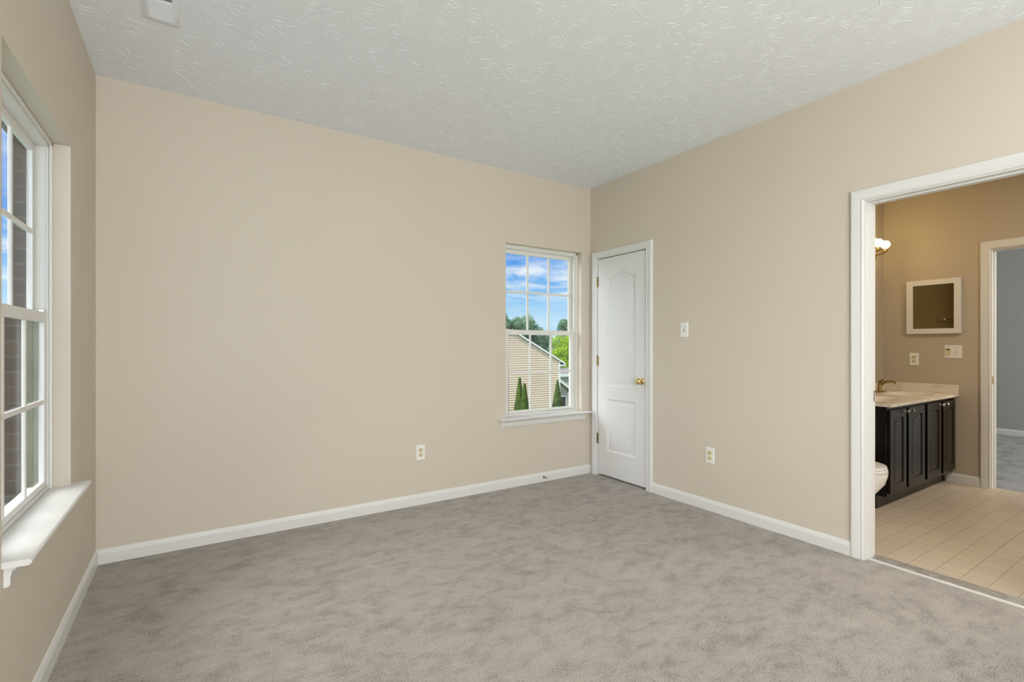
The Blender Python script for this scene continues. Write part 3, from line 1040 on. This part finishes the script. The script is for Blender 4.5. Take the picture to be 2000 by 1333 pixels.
g2 = thing('house', (18.0, 26.0, GZ), 'low grey sided house with a white window behind the tan house', 'house')
g2y = 23.0
m = MB()
grx, grz, gsl = 15.9, .62, .685
lap_siding(m, 16.45, 18.9, g2y, GZ, (grx, grz, gsl), .115, 5)
m.box((18.84, g2y + .05, GZ), (18.9, g2y + 2.8, grz - gsl * 3.0))
lap_siding(m, 16.5, 22.0, g2y + 2.9, GZ, (19.0, -.80, 0), .115, 5)
m.build('wall', M['siding_grey'], g2, smooth=0)
m = MB()
xa, xe = 16.4, grx + 3.25
za, ze = grz - gsl * (xa - grx), grz - gsl * 3.25
m.hexa([(xa, g2y - .2, za), (xe, g2y - .2, ze), (xe, g2y + 2.8, ze), (xa, g2y + 2.8, za),
        (xa, g2y - .2, za + .2), (xe, g2y - .2, ze + .2), (xe, g2y + 2.8, ze + .2), (xa, g2y + 2.8, za + .2)])
m.hexa([(16.3, g2y + 2.8, -.86), (22.2, g2y + 2.8, -.86), (22.2, g2y + 3.8, -.5), (16.3, g2y + 3.8, -.5),
        (16.3, g2y + 2.8, -.66), (22.2, g2y + 2.8, -.66), (22.2, g2y + 3.8, -.3), (16.3, g2y + 3.8, -.3)])
m.build('roof', M['roof'], g2, smooth=0)
m = MB()
m.hexa([(xa, g2y - .24, za + .02), (xe, g2y - .24, ze + .02), (xe, g2y - .2, ze + .02), (xa, g2y - .2, za + .02),
        (xa, g2y - .24, za + .20), (xe, g2y - .24, ze + .20), (xe, g2y - .2, ze + .20), (xa, g2y - .2, za + .20)])
m.box((16.3, g2y + 2.75, -.86), (22.2, g2y + 2.8, -.66))
m.build('fascia', M['white_metal'], g2)
w_ = MB().box((18.30, g2y - .05, -2.75), (18.80, g2y + .02, -1.75)).build('window_trim', M['white_metal'], g2)
MB().box((18.38, g2y - .06, -2.67), (18.72, g2y - .045, -1.83)).build('pane', M['dark'], w_)

far = thing('house', (24.2, 32.6, GZ), 'distant grey roofed house with a chimney just above the gable edge', 'house')
MB().box((22.6, 31.6, GZ), (25.7, 33.6, -.2)).build('wall', M['siding_grey'], far)
m = MB()
m.strip([[(22.4, 31.3, -.25), (25.9, 31.3, -.25)], [(22.4, 32.6, .62), (25.9, 32.6, .62)], [(22.4, 33.9, -.25), (25.9, 33.9, -.25)]])
m.face([(22.4, 31.3, -.25), (22.4, 32.6, .62), (22.4, 33.9, -.25)]).face([(25.9, 31.3, -.25), (25.9, 32.6, .62), (25.9, 33.9, -.25)])
m.build('roof', M['roof'], far, smooth=0)
MB().box((25.0, 32.3, .3), (25.4, 32.7, 1.1)).build('chimney', M['roof'], far)


def crown(m, blobs, n, size, rg):
    """leaf quads scattered through the shells of ellipsoid blobs (cx,cy,cz,rx,ry,rz)"""
    wts = [b[3] * b[4] + b[3] * b[5] + b[4] * b[5] for b in blobs]
    for _ in range(n):
        b = rg.choices(blobs, wts)[0]
        d_ = Vector((rg.gauss(0, 1), rg.gauss(0, 1), rg.gauss(0, 1))).normalized()
        k = rg.uniform(.62, 1.06)
        c_ = Vector((b[0] + d_.x * b[3] * k, b[1] + d_.y * b[4] * k, b[2] + d_.z * b[5] * k))
        e1 = Vector((rg.gauss(0, 1), rg.gauss(0, 1), rg.gauss(0, .6))).normalized()
        e2 = (d_.cross(e1) + e1.orthogonal() * .4).normalized()
        s = size * rg.uniform(.6, 1.3)
        m.face([c_ - e1 * s, c_ + e2 * s * .6, c_ + e1 * s, c_ - e2 * s * .6])


def tree(base, blobs, n, size, mat, seed, label, group):
    rg = random.Random(seed)
    t = thing('tree', base, label, 'tree', group)
    top = max(b[2] for b in blobs)
    x, y, z = base
    tr_ = MB().tube([(x, y, z), (x + .1, y, z + (top - z) * .5), (x, y, top)], [.32, .22, .08], 8)
    for b in blobs:
        tr_.tube([(x + .05, y, z + (b[2] - z) * .6), (b[0], b[1], b[2])], [.12, .04], 6)
    tr_.build('trunk', M['bark'], t)
    m = MB()
    sub = []
    for b in blobs:
        for _ in range(7):
            d_ = Vector((rg.gauss(0, 1), rg.gauss(0, 1), rg.gauss(0, 1))).normalized()
            q = rg.uniform(.35, .55)
            sub.append((b[0] + d_.x * b[3] * .62, b[1] + d_.y * b[4] * .62, b[2] + d_.z * b[5] * .62, b[3] * q, b[4] * q, b[5] * q))
    crown(m, sub, n, size, rg)
    m.build('crown', M[mat], t, smooth=0, recalc=False)
    return t


grp = 'trees beyond the neighbouring houses'
tree((21.4, 36, GZ), [(22.3, 36, 2.6, 1.0, 1.2, 1.4), (23.3, 36, 3.0, .9, 1.2, 1.2), (23.6, 36, 1.6, .9, 1.0, 1.3), (22.6, 36, .6, 1.3, 1.2, 1.2)], 15000, .085, 'leaf_far', 1,
     'dark leafy tree farthest left beyond the tan gable', grp)
tree((26.4, 38.5, GZ), [(26.3, 38.5, 2.7, 1.2, 1.5, 1.6), (27.6, 38.5, 1.9, 1.3, 1.3, 1.5), (28.9, 38.5, .9, 1.2, 1.3, 1.3), (26.0, 38.5, .8, 1.4, 1.4, 1.5), (27.6, 38.5, -.2, 1.7, 1.4, 1.5)], 22000, .085, 'leaf_far', 2,
     'tallest round crowned tree in the middle of the back window', grp)
tree((28.3, 34.2, GZ), [(27.9, 34.2, 2.5, .8, 1.0, 1.1), (27.4, 34.2, 1.2, 1.1, 1.0, 1.2), (26.7, 34.2, .1, 1.0, 1.0, 1.2), (28.6, 34.2, 1.0, 1.2, 1.0, 1.6)], 13000, .08, 'leaf_far', 3,
     'dark tree behind the bright green one, at the right of the window', grp)
tree((23.4, 29.0, GZ), [(23.40, 29, 1.14, .80, 1, 1.1), (22.97, 29, .20, .80, 1, 1), (23.0, 29, -.80, 1, 1, .9), (23.8, 29, -.13, 1, 1, 1.33)], 13000, .065, 'leaf_bright', 4,
     'bright yellow green tree right of the tan gable', grp)
tree((21.3, 28.2, GZ), [(21.35, 28.2, .12, .46, .5, .5), (20.9, 28.2, -.2, .42, .5, .5)], 3000, .06, 'leaf_bright', 5,
     'small green tree top showing above the sloped gable edge', grp)


def arborvitae(x, y, top, rbase, seed, label):
    rg = random.Random(seed)
    t = thing('arborvitae_shrub', (x, y, GZ), label, 'shrub', 'arborvitae by the tan house')
    prof = [(0, .12), (.1, .10), (.2, rbase * .8), (.5, rbase), (top - GZ - 1.9, rbase * .84), (top - GZ - 1.2, rbase * .60), (top - GZ - .6, rbase * .34), (top - GZ - .1, .03)]
    MB().lathe((x, y, GZ), (0, 0, 1), [(h, r * .86) for h, r in prof], 14).build('stem_core', M['leaf_arb'], t)
    m = MB()
    hs = [p[0] for p in prof]
    rs = [p[1] for p in prof]
    for _ in range(3000):
        h = rg.uniform(.2, 1) ** .8 * (top - GZ)
        r = np.interp(h, hs + [top - GZ], rs + [.01]) * rg.uniform(.85, 1.1)
        a = rg.uniform(0, 6.283)
        c_ = Vector((x + r * math.cos(a), y + r * math.sin(a), GZ + h))
        up_ = Vector((math.cos(a) * .35, math.sin(a) * .35, 1)).normalized()
        sd = Vector((-math.sin(a), math.cos(a), 0)) * .035
        L = rg.uniform(.06, .12)
        m.face([c_ - sd, c_ + up_ * L * .2 + sd, c_ + up_ * L])
    m.build('foliage', M['leaf_arb'], t, smooth=0, recalc=False)
    return t


arborvitae(12.145, 18.1, -.26, .34, 21, 'tall narrow arborvitae, leftmost of the evergreens by the tan house')
arborvitae(11.93, 17.4, -.46, .32, 22, 'shorter narrow arborvitae overlapping the leftmost one')
arborvitae(14.04, 17.8, -.42, .36, 23, 'single narrow arborvitae near the right corner of the tan house')
